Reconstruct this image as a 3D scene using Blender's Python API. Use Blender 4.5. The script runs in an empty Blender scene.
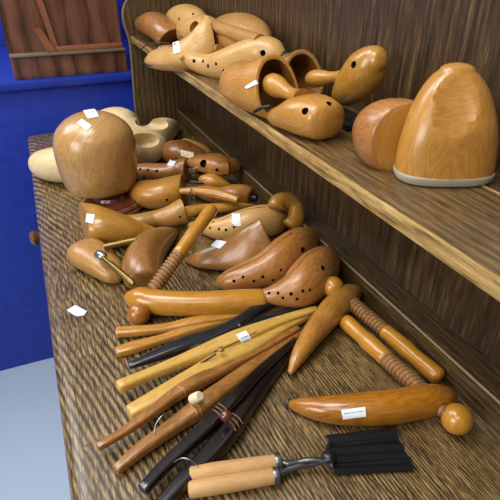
import bpy, bmesh, math, random
from mathutils import Vector, Matrix
from mathutils.bvhtree import BVHTree
random.seed(7)
# ------------------------------------------------------------------ camera, light, exposure
SC = bpy.context.scene
COL = SC.collection
FPX = 500.0
CAMZ, TABLE = 1.32, 0.86
th = math.atan(297 / FPX); yaw = math.atan(245 / math.hypot(FPX, 297))
FW = Vector((math.sin(yaw) * math.cos(th), math.cos(yaw) * math.cos(th), -math.sin(th)))
RT = Vector((math.cos(yaw), -math.sin(yaw), 0)); UP = RT.cross(FW)
CAM = Vector((0, 0, CAMZ))
cd = bpy.data.cameras.new('camera'); cam = bpy.data.objects.new('camera', cd); COL.objects.link(cam)
cd.sensor_width = 36; cd.lens = 36; cd.clip_start = .02
m3 = Matrix((RT, UP, -FW)).transposed()
cam.matrix_world = Matrix.Translation(CAM) @ m3.to_4x4()
SC.camera = cam
SC.view_settings.view_transform = 'Standard'; SC.view_settings.look = 'None'
SC.view_settings.exposure = -0.14; SC.view_settings.gamma = 1; SC.view_settings.use_curve_mapping = False
wd = bpy.data.worlds.new('world'); SC.world = wd; wd.use_nodes = True
wd.node_tree.nodes['Background'].inputs[0].default_value = (.97, .97, 1, 1)
wd.node_tree.nodes['Background'].inputs[1].default_value = .2

def area(name, loc, target, sx, sy, power, col=(1, 1, 1)):
    l = bpy.data.lights.new(name, 'AREA'); l.shape = 'RECTANGLE'; l.size = sx; l.size_y = sy; l.energy = power; l.color = col
    o = bpy.data.objects.new(name, l); COL.objects.link(o); o.location = loc
    o.rotation_euler = (Vector(target) - Vector(loc)).to_track_quat('-Z', 'Y').to_euler(); return o
area('ceiling_panel_light', (-.45, .75, 3.0), (-.1, .8, .86), .9, .9, 33, (1, .97, .92))
area('ceiling_panel_light', (-1.3, 2.2, 3.0), (0, 1, .86), 1.0, 1.6, 40, (.95, .97, 1))
area('ceiling_panel_light', (-1.0, -.6, 3.0), (0, .9, .86), 1.5, 1.0, 24, (1, .97, .92))
area('front_fill_light', (-2.4, -.3, 1.9), (.3, .8, 1.0), 1.4, 1.2, 48, (1, .98, .95))  # broad low fill added on the room side to brighten shelf edge and backboard
area('ceiling_panel_light', (.1, 3.9, 2.5), (0, 1.2, .9), 1.6, .7, 22, (.9, .95, 1))

# ------------------------------------------------------------------ pixel -> place helpers (photo frame 500 x 500)
def ray(px, py): return (FW * FPX + RT * (px - 250) - UP * (py - 250)).normalized()
def W(px, py, z=TABLE):
    d = ray(px, py); return CAM + d * ((z - CAMZ) / d.z)
def onx(px, py, x): d = ray(px, py); return CAM + d * (x / d.x)
def ony(px, py, y): d = ray(px, py); return CAM + d * (y / d.y)
def depth(p): return (Vector(p) - CAM).dot(FW)
def px2m(r, p): return r * depth(p) / FPX

# ------------------------------------------------------------------ materials
def nt(name):
    m = bpy.data.materials.new(name); m.use_nodes = True
    t = m.node_tree; b = t.nodes['Principled BSDF']; return m, t, b
def nd(t, kind, **kw):
    n = t.nodes.new(kind)
    for k, v in kw.items():
        if k in n.inputs.keys(): n.inputs[k].default_value = v
        else: setattr(n, k, v)
    return n
def mth(t, op, a, b=None, c=None):
    n = t.nodes.new('ShaderNodeMath'); n.operation = op
    for i, v in enumerate((a, b, c)):
        if v is None: continue
        if isinstance(v, (int, float)): n.inputs[i].default_value = v
        else: t.links.new(v, n.inputs[i])
    return n.outputs[0]
def ramp(t, fac, stops):
    n = t.nodes.new('ShaderNodeValToRGB'); e = n.color_ramp.elements
    while len(e) < len(stops): e.new(.5)
    for q, (p, c) in zip(e, stops): q.position = p; q.color = (*c, 1)
    t.links.new(fac, n.inputs[0]); return n.outputs[0]
def srgb(h):
    h = h.lstrip('#'); v = [int(h[i:i + 2], 16) / 255 for i in (0, 2, 4)]
    return tuple(x / 12.92 if x <= .04045 else ((x + .055) / 1.055) ** 2.4 for x in v)
def plain(name, hx, rough=.5, metal=0, coat=0):
    m, t, b = nt(name); b.inputs['Base Color'].default_value = (*srgb(hx), 1)
    n = nd(t, 'ShaderNodeTexNoise', Scale=60, Detail=4)
    r = mth(t, 'MULTIPLY_ADD', n.outputs[0], .2, rough - .1); t.links.new(r, b.inputs['Roughness'])
    b.inputs['Metallic'].default_value = metal; b.inputs['Coat Weight'].default_value = coat
    return m
def wood(name, light, dark, rough=.3, coat=.35, grain=.5, blotch=.35, ring=90, fine=.25):
    """polished turned wood: rings and pores follow the UV length (u) of each piece, in metres"""
    m, t, b = nt(name)
    uv = nd(t, 'ShaderNodeUVMap'); oi = nd(t, 'ShaderNodeObjectInfo')
    vm = nd(t, 'ShaderNodeVectorMath', operation='MULTIPLY_ADD'); t.links.new(uv.outputs[0], vm.inputs[0])
    vm.inputs[1].default_value = (1, 1, 1)
    cb = nd(t, 'ShaderNodeCombineXYZ'); t.links.new(mth(t, 'MULTIPLY', oi.outputs['Random'], 9), cb.inputs[0]); t.links.new(mth(t, 'MULTIPLY', oi.outputs['Random'], 5), cb.inputs[1])
    t.links.new(cb.outputs[0], vm.inputs[2]); V = vm.outputs[0]
    def sc(x, y):
        n = nd(t, 'ShaderNodeVectorMath', operation='MULTIPLY'); t.links.new(V, n.inputs[0]); n.inputs[1].default_value = (x, y, 1); return n.outputs[0]
    n1 = nd(t, 'ShaderNodeTexNoise', Scale=1, Detail=3, Roughness=.5); t.links.new(sc(9, 38), n1.inputs['Vector'])
    n2 = nd(t, 'ShaderNodeTexNoise', Scale=1, Detail=4, Roughness=.6); t.links.new(sc(60, 900), n2.inputs['Vector'])
    n3 = nd(t, 'ShaderNodeTexNoise', Scale=1, Detail=2); t.links.new(sc(22, 22), n3.inputs['Vector'])
    rg = mth(t, 'SINE', mth(t, 'MULTIPLY', n1.outputs[0], ring))
    rg = mth(t, 'MULTIPLY_ADD', rg, .5 * grain, .5)
    f = mth(t, 'ADD', rg, mth(t, 'MULTIPLY', mth(t, 'SUBTRACT', n2.outputs[0], .5), fine * 2))
    f = mth(t, 'ADD', f, mth(t, 'MULTIPLY', mth(t, 'SUBTRACT', n3.outputs[0], .5), blotch * 2))
    c = ramp(t, f, [(.05, srgb(dark)), (.95, srgb(light))]); t.links.new(c, b.inputs['Base Color'])
    r = mth(t, 'MULTIPLY_ADD', n3.outputs[0], .25, rough - .1); t.links.new(r, b.inputs['Roughness'])
    b.inputs['Coat Weight'].default_value = coat; b.inputs['Coat Roughness'].default_value = .2
    bp = nd(t, 'ShaderNodeBump', Strength=.04, Distance=.001); t.links.new(n2.outputs[0], bp.inputs['Height']); t.links.new(bp.outputs[0], b.inputs['Normal'])
    return m
def oak(name, stops, axis='Y', freq=95, warp=9, rough=.42, coat=.2, pore=.5, wl=(5, 1.3), bump=.15, band=1.1, arch=0, jit=5.5, fine=(1100, 45, 260, 16)):
    """open grained oak: cathedral bands running along AXIS, dark pores between them"""
    m, t, b = nt(name)
    g = nd(t, 'ShaderNodeNewGeometry'); s = nd(t, 'ShaderNodeSeparateXYZ'); t.links.new(g.outputs['Position'], s.inputs[0])
    x, y, z = s.outputs
    al, ac = {'Y': (y, mth(t, 'ADD', x, mth(t, 'MULTIPLY', z, .9))), 'Z': (z, mth(t, 'ADD', x, y))}[axis]
    def tex(sa, sl, detail, rough_=.5):
        c = nd(t, 'ShaderNodeCombineXYZ'); t.links.new(mth(t, 'MULTIPLY', ac, sa), c.inputs[0]); t.links.new(mth(t, 'MULTIPLY', al, sl), c.inputs[1])
        n = nd(t, 'ShaderNodeTexNoise', Scale=1, Detail=detail, Roughness=rough_); t.links.new(c.outputs[0], n.inputs['Vector']); return n.outputs[0]
    w1 = tex(wl[0], wl[1], 2.5); w2 = tex(55, 9, 2); w3 = tex(16, 3.5, 2)
    ph = mth(t, 'ADD', mth(t, 'MULTIPLY', ac, freq), mth(t, 'MULTIPLY', w1, warp * 6.28))
    ph = mth(t, 'ADD', ph, mth(t, 'MULTIPLY', w2, jit))
    if arch:
        g_ = mth(t, 'SUBTRACT', 1, mth(t, 'MULTIPLY', mth(t, 'ADD', x, .05), 2.3)); g_ = mth(t, 'MAXIMUM', g_, 0)
        ph = mth(t, 'ADD', ph, mth(t, 'MULTIPLY', mth(t, 'MULTIPLY', mth(t, 'SUBTRACT', y, 1.1), g_), arch))
        xx = mth(t, 'MAXIMUM', mth(t, 'SUBTRACT', x, .06), 0)
        ph = mth(t, 'ADD', ph, mth(t, 'MULTIPLY', mth(t, 'MULTIPLY', xx, xx), 2000))
    b_ = mth(t, 'MULTIPLY_ADD', mth(t, 'SINE', ph), .5, .5)
    b_ = mth(t, 'POWER', b_, .5)
    amp = mth(t, 'MAXIMUM', mth(t, 'MULTIPLY_ADD', w3, 2.4, -.65), .12)
    p = tex(fine[0], fine[1], 3, .75); q = tex(fine[2], fine[3], 3, .65)
    f = mth(t, 'ADD', mth(t, 'MULTIPLY', mth(t, 'MULTIPLY', mth(t, 'SUBTRACT', b_, .6), amp), band), .5)
    f = mth(t, 'ADD', f, mth(t, 'MULTIPLY', mth(t, 'SUBTRACT', p, .5), pore * 1.5))
    f = mth(t, 'ADD', f, mth(t, 'MULTIPLY', mth(t, 'SUBTRACT', q, .48), pore * 1.6))
    c = ramp(t, f, stops); t.links.new(c, b.inputs['Base Color'])
    t.links.new(mth(t, 'MULTIPLY_ADD', q, .2, rough - .1), b.inputs['Roughness'])
    b.inputs['Coat Weight'].default_value = coat; b.inputs['Coat Roughness'].default_value = .25
    bp = nd(t, 'ShaderNodeBump', Strength=bump, Distance=.0015); t.links.new(f, bp.inputs['Height']); t.links.new(bp.outputs[0], b.inputs['Normal'])
    return m
M = {}
M['table'] = oak('table_oak', [(.05, srgb('#171008')), (.38, srgb('#3d2e1a')), (.62, srgb('#6d5632')), (1.0, srgb('#a88c5a'))], 'Y', 400, 4.2, wl=(4.2, 1.8), pore=1.2, band=.8, rough=.36, coat=.5, arch=230, jit=3.2, fine=(1200, 90, 420, 26))
M['shelf'] = oak('shelf_oak', [(.1, srgb('#2a1d0f')), (.5, srgb('#5a4529')), (.95, srgb('#8c7044'))], 'Y', 500, 3, rough=.34, wl=(6, .8), band=.45, pore=.8, coat=.3)
M['edge'] = oak('edge_oak', [(.1, srgb('#5a4020')), (.45, srgb('#97773f')), (.9, srgb('#c8a86c'))], 'Y', 500, 2.5, rough=.4, wl=(20, 9), band=.5, pore=.8)
M['back'] = oak('back_oak', band=.12, stops= [(.0, srgb('#1c1209')), (.45, srgb('#3a2a17')), (.75, srgb('#4f3b22')), (1.0, srgb('#75593a'))], axis='Z', freq=330, warp=2.2, rough=.42, coat=.12, wl=(9, 1.6), pore=1.15, fine=(700, 25, 130, 8), bump=.08)
M['panel'] = oak('panel_oak', band=.6, stops= [(.1, srgb('#2a1d0d')), (.5, srgb('#493820')), (.95, srgb('#6f5833'))], axis='Z', freq=420, warp=2.2, wl=(10, 1.5), pore=.8)
M['honey'] = wood('honey_polished', '#ca9440', '#9a6526', 0.32, 0.5, 0.25, .25)
M['amber'] = wood('amber_polished', '#c28f38', '#8f611d', 0.3, 0.55, 0.28, .3)
M['tan'] = wood('tan_beech', '#c1914d', '#936730', 0.38, 0.4, 0.25, .25)
M['rose'] = wood('worn_beech', '#b97f3e', '#835022', 0.36, 0.45, 0.32, .35)
M['pale'] = wood('pale_beech', '#d4ab68', '#ac7f42', 0.4, 0.3, 0.2, .2)
M['cream'] = wood('raw_poplar', '#e3cfa4', '#c7ab78', .55, .05, .3, .2)
M['hat'] = wood('hat_block_wood', '#cb9f5f', '#9c703b', 0.3, 0.55, 0.35, .3, ring=70)
M['yellow'] = wood('yellow_boxwood', '#dcb55c', '#b58738', 0.38, 0.35, 0.25, .25)
M['brown'] = wood('brown_fruitwood', '#a06a34', '#643d19', 0.28, 0.5, 0.35, .3)
M['umber'] = wood('umber_beech', '#a8763b', '#70481d', 0.34, 0.5, 0.3, .35)
M['orange'] = wood('orange_fruitwood', '#af7838', '#744a20', 0.3, 0.5, 0.35, .3)
M['worn'] = wood('worn_amber', '#b98236', '#704818', .28, .5, .2, .7)
M['worn_edge'] = plain('worn_edge', '#705d42', .4, 0, .2)
M['bar_honey'] = wood('bar_honey', '#ce9230', '#9d6719', 0.26, 0.6, 0.22, .25)
M['bar_amber'] = wood('bar_amber', '#b97620', '#80500f', 0.25, 0.65, 0.35, .35)
M['bead'] = plain('worn_bead', '#9a8768', .35, 0, .3)
M['mahogany'] = wood('mahogany', '#7a3f25', '#431c10', .2, .8, .4, .3)
M['ebony'] = wood('ebony', '#221613', '#0c0808', .24, .6, .3, .3)
M['black'] = wood('blackened_wood', '#23242c', '#0d0d12', .28, .5, .3, .3)
M['handle'] = wood('bare_handle_wood', '#d2ab74', '#b3824c', .5, .05, .15, .35)
M['thread'] = wood('thread_wood', '#b08455', '#7a5530', .45, .1, .3, .3)
M['bone'] = plain('bone', '#e2d3ae', .4)
M['hole'] = plain('dark_hole', '#140d08', .9)
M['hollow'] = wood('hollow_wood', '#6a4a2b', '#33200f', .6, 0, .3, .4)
M['paper'] = plain('paper', '#e4ebf2', .8)
M['ink'] = plain('ink', '#3b4048', .7)
M['rail'] = oak('rail_oak', [(.1, srgb('#22180d')), (.5, srgb('#4a3920')), (.95, srgb('#7a623a'))], 'Y', 700, 2.5, rough=.38, band=.3, pore=.9)
M['armsteel'] = plain('forged_steel', '#77777a', .3, .9)
M['darktip'] = plain('dark_tip', '#3b3430', .4, 0, .3)
M['greyrim'] = plain('grey_rim', '#a39a86', .6)
M['brass'] = plain('brass', '#85703f', .38, .9)
M['steel'] = plain('steel', '#b5b6b8', .28, 1)
M['iron'] = plain('iron', '#3a3b40', .33, .8)
M['cabinet'] = oak('walnut_veneer', [(.1, srgb('#3a2117')), (.5, srgb('#5d3a2a')), (.95, srgb('#7a5140'))], 'Z', 110, 1.5, rough=.3, coat=.3, pore=.35)
M['stile'] = wood('mahogany_stile', '#9c6242', '#6e3f27', .3, .4, .3, .3)
M['greyrail'] = plain('grey_rail', '#75665a', .3, 0, .4)
M['knob'] = plain('drawer_knob', '#6b4630', .3, 0, .5)
m, t, b = nt('blue_paint'); M['blue'] = m; b.inputs['Base Color'].default_value = (*srgb('#12309c'), 1); b.inputs['Roughness'].default_value = .45
n = nd(t, 'ShaderNodeTexNoise', Scale=35, Detail=4); t.links.new(ramp(t, n.outputs[0], [(.3, srgb('#0f2a92')), (.7, srgb('#1636a6'))]), b.inputs['Base Color'])
m, t, b = nt('floor_vinyl'); M['floor'] = m; n = nd(t, 'ShaderNodeTexNoise', Scale=4, Detail=3)
t.links.new(ramp(t, n.outputs[0], [(.3, srgb('#9fb3cc')), (.7, srgb('#b4c4d8'))]), b.inputs['Base Color']); b.inputs['Roughness'].default_value = .5
M['wall'] = plain('wall_paint', '#8c8f95', .8)

# ------------------------------------------------------------------ object helpers
def link(o, parent=None):
    COL.objects.link(o)
    if parent is not None: o.parent = parent
    return o
def origin_of(parent):
    p = Vector((0, 0, 0))
    while parent is not None: p = p + parent.location; parent = parent.parent
    return p
def mesh(name, verts, faces, mat, parent=None, loc=None, smooth=True, uvs=None, mats=None, fmat=None, auto=None):
    """verts are in world metres; the object's origin is put at LOC (top level) or at its parent's origin"""
    base = origin_of(parent)
    if parent is None: base = Vector(loc) if loc is not None else Vector((sum(v[0] for v in verts) / len(verts), sum(v[1] for v in verts) / len(verts), min(v[2] for v in verts)))
    me = bpy.data.meshes.new(name)
    me.from_pydata([tuple(Vector(v) - base) for v in verts], [], faces); 
    me.materials.append(M[mat])
    for x in (mats or []): me.materials.append(M[x])
    if fmat: 
        for p, k in zip(me.polygons, fmat): p.material_index = k
    lay = me.uv_layers.new(name='UVMap')
    if uvs:
        for l in me.loops: lay.data[l.index].uv = uvs[l.vertex_index]
    else:
        for l in me.loops:
            v = verts[l.vertex_index]; lay.data[l.index].uv = (v[1], v[0] + v[2])
    for p in me.polygons: p.use_smooth = smooth
    bm = bmesh.new(); bm.from_mesh(me); bmesh.ops.recalc_face_normals(bm, faces=bm.faces)
    if auto is not None and smooth:
        for e in bm.edges:
            if len(e.link_faces) == 2 and e.calc_face_angle(0) > math.radians(auto): e.smooth = False
    bm.to_mesh(me); bm.free(); me.update()
    o = bpy.data.objects.new(name, me); link(o, parent)
    if parent is None: o.location = base
    return o
def tag(o, label=None, cat=None, group=None, kind=None):
    for k, v in (('label', label), ('category', cat), ('group', group), ('kind', kind)):
        if v: o[k] = v
    return o
def thing(name, label, cat, loc, group=None):
    o = bpy.data.objects.new(name, None); o.location = loc; o.empty_display_size = .02; COL.objects.link(o)
    return tag(o, label, cat, group)
def box(name, x0, x1, y0, y1, z0, z1, mat, parent=None, bev=.0, kind=None, seg=2):
    bm = bmesh.new(); bmesh.ops.create_cube(bm, size=1)
    for v in bm.verts: v.co = Vector(((x0, x1)[v.co.x > 0], (y0, y1)[v.co.y > 0], (z0, z1)[v.co.z > 0]))
    if bev: bmesh.ops.bevel(bm, geom=bm.edges[:], offset=bev, segments=seg, affect='EDGES', profile=.5)
    bm.verts.index_update()
    o = mesh(name, [v.co.copy() for v in bm.verts], [[v.index for v in f.verts] for f in bm.faces], mat, parent, loc=((x0 + x1) / 2, (y0 + y1) / 2, z0), auto=35)
    bm.free()
    if kind: o['kind'] = kind
    return o
def cr(pts, n):
    """Catmull-Rom through tuples, n samples"""
    P = [pts[0]] + list(pts) + [pts[-1]]; out = []
    m_ = len(pts) - 1
    for i in range(n):
        u = i / (n - 1) * m_; k = min(int(u), m_ - 1); s = u - k
        a, b_, c, d = P[k], P[k + 1], P[k + 2], P[k + 3]
        out.append(tuple(.5 * (2 * b_[j] + (c[j] - a[j]) * s + (2 * a[j] - 5 * b_[j] + 4 * c[j] - d[j]) * s * s + (3 * b_[j] - a[j] - 3 * c[j] + d[j]) * s ** 3) for j in range(len(b_))))
    return out
def lerpl(v, t_):
    if not isinstance(v, (list, tuple)): return v
    x = t_ * (len(v) - 1); j = min(int(x), len(v) - 2); return v[j] + (v[j + 1] - v[j]) * (x - j)
def outline(top, bot, k=.9, dz=0.0):
    """stations between two edge lines (as seen), each a list of pixels; k and dz may be lists of values along the piece"""
    n = 26
    def even(P):
        Q = cr([tuple(p) for p in P], 120); L = [0]
        for a, b_ in zip(Q, Q[1:]): L.append(L[-1] + math.hypot(b_[0] - a[0], b_[1] - a[1]))
        out = []; j = 0
        for i in range(n):
            t_ = (1 - math.cos(math.pi * i / (n - 1))) / 2 * .5 + i / (n - 1) * .5
            while j < 118 and L[j + 1] < L[-1] * t_: j += 1
            w = (L[-1] * t_ - L[j]) / max(L[j + 1] - L[j], 1e-9); w = min(max(w, 0), 1)
            out.append((Q[j][0] * (1 - w) + Q[j + 1][0] * w, Q[j][1] * (1 - w) + Q[j + 1][1] * w))
        return out
    def val(v, t_):
        if not isinstance(v, (list, tuple)): return v
        x = t_ * (len(v) - 1); j = min(int(x), len(v) - 2); return v[j] + (v[j + 1] - v[j]) * (x - j)
    A, B = even(top), even(bot); out = []
    for i, (a, b_) in enumerate(zip(A, B)):
        dx, dy = a[0] - b_[0], a[1] - b_[1]; L = math.hypot(dx, dy) or 1; t_ = i / (n - 1)
        out.append(((a[0] + b_[0]) / 2, (a[1] + b_[1]) / 2, max(L / 2, .4), val(k, t_), val(dz, t_), dx / L, dy / L))
    return out
def sections(secs, z0, n=22, lift=0, xs=None, zf=None):
    """secs: (px, py, r_px, k[, dz]) -> centre, tangent, side, a, b. r_px is the half width seen across the spine; k height/width; lies on z0+dz"""
    if len(secs[0]) == 7: S = list(secs); n = len(S)
    else: S = cr([tuple(s) + (0,) * (5 - len(s)) for s in secs], n)
    C = [W(s[0], s[1], z0 + lift + s[4] + .015) for s in S]
    if xs is not None: C = [onx(s[0], s[1], lerpl(xs, i / (n - 1))) for i, s in enumerate(S)]
    for it in range(4):
        out = []
        for i, s in enumerate(S):
            T = (C[min(i + 1, n - 1)] - C[max(i - 1, 0)]); T.z *= (zf if zf is not None else .6 if xs is None else 1); T.normalize()
            sd = T.cross(Vector((0, 0, 1))); sd.normalize(); u = sd.cross(T)
            a_, b_ = S[max(i - 1, 0)], S[min(i + 1, n - 1)]
            tx, ty = b_[0] - a_[0], b_[1] - a_[1]; L = math.hypot(tx, ty) or 1
            N = (RT * (-ty / L) - UP * (tx / L)) if len(s) < 7 else (RT * s[5] - UP * s[6])
            k = max(s[3], .08)
            den = math.sqrt(sd.dot(N) ** 2 + (k * u.dot(N)) ** 2)
            a = px2m(max(s[2], .3), C[i]) / max(den, .25); b_h = a * k
            out.append((C[i], T, sd, u, a, b_h))
        if xs is None: C = [W(s[0], s[1], z0 + lift + s[4] + o[5]) for s, o in zip(S, out)]
    return [(C[i], *out[i][1:]) for i in range(n)]
def loft(name, secs, z0, mat, parent=None, caps=('round', 'round'), n=22, m_=28, p=2.2, lift=0, shear=(0, 0), shear0=(0, 0), rim=.18, hdepth=.03, inner='hollow', capmat=None, flat=0.0, egg=0.0, cap=.75, loc=None, auto=50, xs=None, world=None, zf=None):
    """capmat: material of a cut face.  shear: slant of the end cut (side, up).  flat: flattens the underside.  egg: narrows the top"""
    R_ = world or sections(secs, z0, n, lift, xs, zf); n = len(R_); V = []; F = []; FM = []; UVs = []
    mats = [x for x in ((inner,) if 'hollow' in caps else ()) + ((capmat,) if capmat else ())]
    idx = {x: i + 1 for i, x in enumerate(mats)}
    def shp(ang):
        c, s = math.cos(ang), math.sin(ang)
        x = math.copysign(abs(c) ** (2 / p), c); y = math.copysign(abs(s) ** (2 / p), s)
        if y < 0: y *= (1 - flat)
        return x * (1 - egg * max(y, -.4)), y
    rings = []; u_acc = 0; lastC = None
    def ring(Cc, T, sd, up, a, b_, off=0.0, sh=(0, 0), mat_i=0, u=0):
        st = len(V)
        for j in range(m_):
            ang = 2 * math.pi * j / m_; x, y = shp(ang)
            V.append(Cc + sd * (a * x) + up * (b_ * y) + T * (off + a * x * sh[0] + b_ * y * sh[1]))
            UVs.append((u, (a + b_) / 2 * (abs(ang - math.pi))))
        rings.append((st, mat_i))
    def capend(sec, sign, kind, sh):
        C, T, sd, up, a, b_ = sec; r = min(a, b_); seq = []
        if kind == 'round':
            for q in (.35, .62, .84, .96): seq.append((math.sqrt(max(0, 1 - q * q)), q * r * cap, 0))
            seq.append((.06, r * cap, 0))
        elif kind == 'flat':
            e = min(.0025 / max(r, .001), .3)
            seq = [(1 - e * .3, .0009, 0), (1 - e, .0016, 0), (.92 * (1 - e), .0017, -1), (.5, .0017, -1), (.05, .0017, -1)]
        elif kind == 'hollow':
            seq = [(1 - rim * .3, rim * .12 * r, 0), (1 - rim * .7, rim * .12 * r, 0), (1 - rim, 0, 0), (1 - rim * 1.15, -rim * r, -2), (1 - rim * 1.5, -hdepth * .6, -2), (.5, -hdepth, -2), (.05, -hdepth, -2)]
        return [(C, T, sd, up, a * s, b_ * s, sign * o, sh, mi) for s, o, mi in seq]
    def mi_of(k): return idx.get(capmat, 0) if k == -1 else idx.get(inner, 0) if k == -2 else 0
    u = 0
    for q in reversed(capend(R_[0], -1, caps[0], shear0)): ring(*q[:8], mat_i=mi_of(q[8]), u=0)
    for i, s in enumerate(R_):
        if lastC is not None: u += (s[0] - lastC).length
        lastC = s[0]; w = (i / (n - 1)) ** 3; w0 = (1 - i / (n - 1)) ** 3
        ring(*s, sh=(shear[0] * w + shear0[0] * w0, shear[1] * w + shear0[1] * w0), u=u)
    for q in capend(R_[-1], 1, caps[1], shear): ring(*q[:8], mat_i=mi_of(q[8]), u=u)
    for k in range(len(rings) - 1):
        a_, ma = rings[k]; b_, mb = rings[k + 1]; mm = ma if k < 8 and ma else mb
        for j in range(m_):
            j2 = (j + 1) % m_; F.append((a_ + j, a_ + j2, b_ + j2, b_ + j)); FM.append(mm)
    F.append(tuple(range(rings[0][0], rings[0][0] + m_))[::-1]); FM.append(rings[0][1])
    F.append(tuple(range(rings[-1][0], rings[-1][0] + m_))); FM.append(rings[-1][1])
    o = mesh(name, V, F, mat, parent, uvs=UVs, mats=mats, fmat=FM, auto=auto, loc=loc); return o
def stations(org, head, st, n=26):
    """body laid along a heading (degrees from -Y towards +X); st = (t, sideways, bottom z, half width, height) in metres"""
    a = math.radians(head); T = Vector((math.sin(a), -math.cos(a), 0)); sd = T.cross(Vector((0, 0, 1))); Z = Vector((0, 0, 1)); O = Vector(org)
    return [(O + T * t_ - sd * o_ + Z * (zb + h / 2), T, sd, Z, hw, h / 2) for t_, o_, zb, hw, h in cr(st, n)]
def lathe(name, P0, P1, prof, mat, parent=None, m_=24, thread=None, loc=None, mats=None, matf=None, auto=50, closed=True):
    """prof: (t 0..1 along P0-P1, radius m). thread=(t0,t1,turns,amp) adds a helical screw"""
    P0, P1 = Vector(P0), Vector(P1); T = (P1 - P0); L = T.length; T.normalize()
    sd = T.cross(Vector((0, 0, 1))) if abs(T.z) < .98 else Vector((1, 0, 0)); sd.normalize(); u = sd.cross(T)
    V = []; F = []; UVs = []; FM = []
    if thread:
        t0, t1, turns, amp = thread; nn = int(turns * 8)
        pr = []
        for i in range(len(prof) - 1):
            a, b_ = prof[i], prof[i + 1]
            if a[0] <= t0 + 1e-6 and b_[0] >= t1 - 1e-6:
                pr += [(a[0] + (b_[0] - a[0]) * q / nn, a[1] + (b_[1] - a[1]) * q / nn) for q in range(nn)]
            else: pr.append(a)
        pr.append(prof[-1]); prof = pr
    for (t_, r) in prof:
        for j in range(m_):
            an = 2 * math.pi * j / m_; rr = r
            if thread and thread[0] <= t_ <= thread[1]:
                ph = (t_ - thread[0]) / (thread[1] - thread[0]) * thread[2] - j / m_
                rr = r + thread[3] * (abs(math.sin(ph * math.pi)) ** 1.3 - .5) * 2
            V.append(P0 + T * (t_ * L) + sd * (rr * math.cos(an)) + u * (rr * math.sin(an))); UVs.append((t_ * L, r * abs(an - math.pi)))
    for k in range(len(prof) - 1):
        for j in range(m_):
            j2 = (j + 1) % m_; F.append((k * m_ + j, k * m_ + j2, (k + 1) * m_ + j2, (k + 1) * m_ + j)); FM.append(matf(prof[k][0]) if matf else 0)
    if closed:
        F.append(tuple(range(m_))[::-1]); F.append(tuple(range((len(prof) - 1) * m_, len(prof) * m_))); FM += [FM[0], FM[-1]]
    return mesh(name, V, F, mat, parent, uvs=UVs, mats=mats, fmat=FM, auto=auto, loc=loc)
def ball(name, C, r, mat, parent=None, ax=(0, 0, 1), sq=1.0, m_=28):
    A = Vector(ax).normalized() * r * sq; C = Vector(C)
    return lathe(name, C - A, C + A, [((1 - math.cos(math.pi * i / 16)) / 2, max(.0002, r * math.sin(math.pi * i / 16))) for i in range(17)], mat, parent, m_)
def tube(name, pts, r, mat, parent=None, n=24, m_=8, loc=None):
    P = [Vector(q) for q in cr([tuple(p) for p in pts], n)]; V = []; F = []
    for i, q in enumerate(P):
        T = (P[min(i + 1, n - 1)] - P[max(i - 1, 0)]).normalized()
        sd = T.cross(Vector((.13, .27, .95))).normalized(); u = sd.cross(T)
        for j in range(m_): a = 2 * math.pi * j / m_; V.append(q + sd * r * math.cos(a) + u * r * math.sin(a))
    for k in range(n - 1):
        for j in range(m_): j2 = (j + 1) % m_; F.append((k * m_ + j, k * m_ + j2, (k + 1) * m_ + j2, (k + 1) * m_ + j))
    F.append(tuple(range(m_))[::-1]); F.append(tuple(range((n - 1) * m_, n * m_)))
    return mesh(name, V, F, mat, parent, loc=loc)
def bvh(o):
    b0 = origin_of(o.parent) + o.location
    return BVHTree.FromPolygons([v.co + b0 for v in o.data.vertices], [tuple(p.vertices) for p in o.data.polygons])
def hit(bv, px, py):
    d = ray(px, py); h = bv.ray_cast(CAM, d); return (h[0], h[1], d)
def drill(o, holes, dep=.006):
    """cuts real round holes; holes = (px, py, r_px)"""
    bv = bvh(o); b0 = origin_of(o.parent) + o.location; V = []; F = []
    for (px, py, r) in holes:
        h, nn, d = hit(bv, px, py)
        if h is None: print('MISS hole', o.name, px, py); continue
        rr = px2m(r, h); ax = (-nn).normalized(); sd = ax.cross(Vector((.3, .2, .9))).normalized(); u = sd.cross(ax); st = len(V); k = 14
        for e in (-.004, max(dep, rr * 1.6)):
            for j in range(k): a = 2 * math.pi * j / k; V.append(h + ax * e + sd * rr * math.cos(a) + u * rr * math.sin(a) - b0)
        for j in range(k): j2 = (j + 1) % k; F.append((st + j, st + k + j, st + k + j2, st + j2))
        F.append(tuple(st + j for j in range(k))); F.append(tuple(st + k + j for j in range(k))[::-1])
    if not F: return
    me = bpy.data.meshes.new('cut'); me.from_pydata(V, [], F); me.materials.append(M['hole'])
    bm = bmesh.new(); bm.from_mesh(me); bmesh.ops.recalc_face_normals(bm, faces=bm.faces); bm.to_mesh(me); bm.free()
    c = bpy.data.objects.new('cut', me); COL.objects.link(c); c.location = b0; 
    subtract(o, c, b0)
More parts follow.
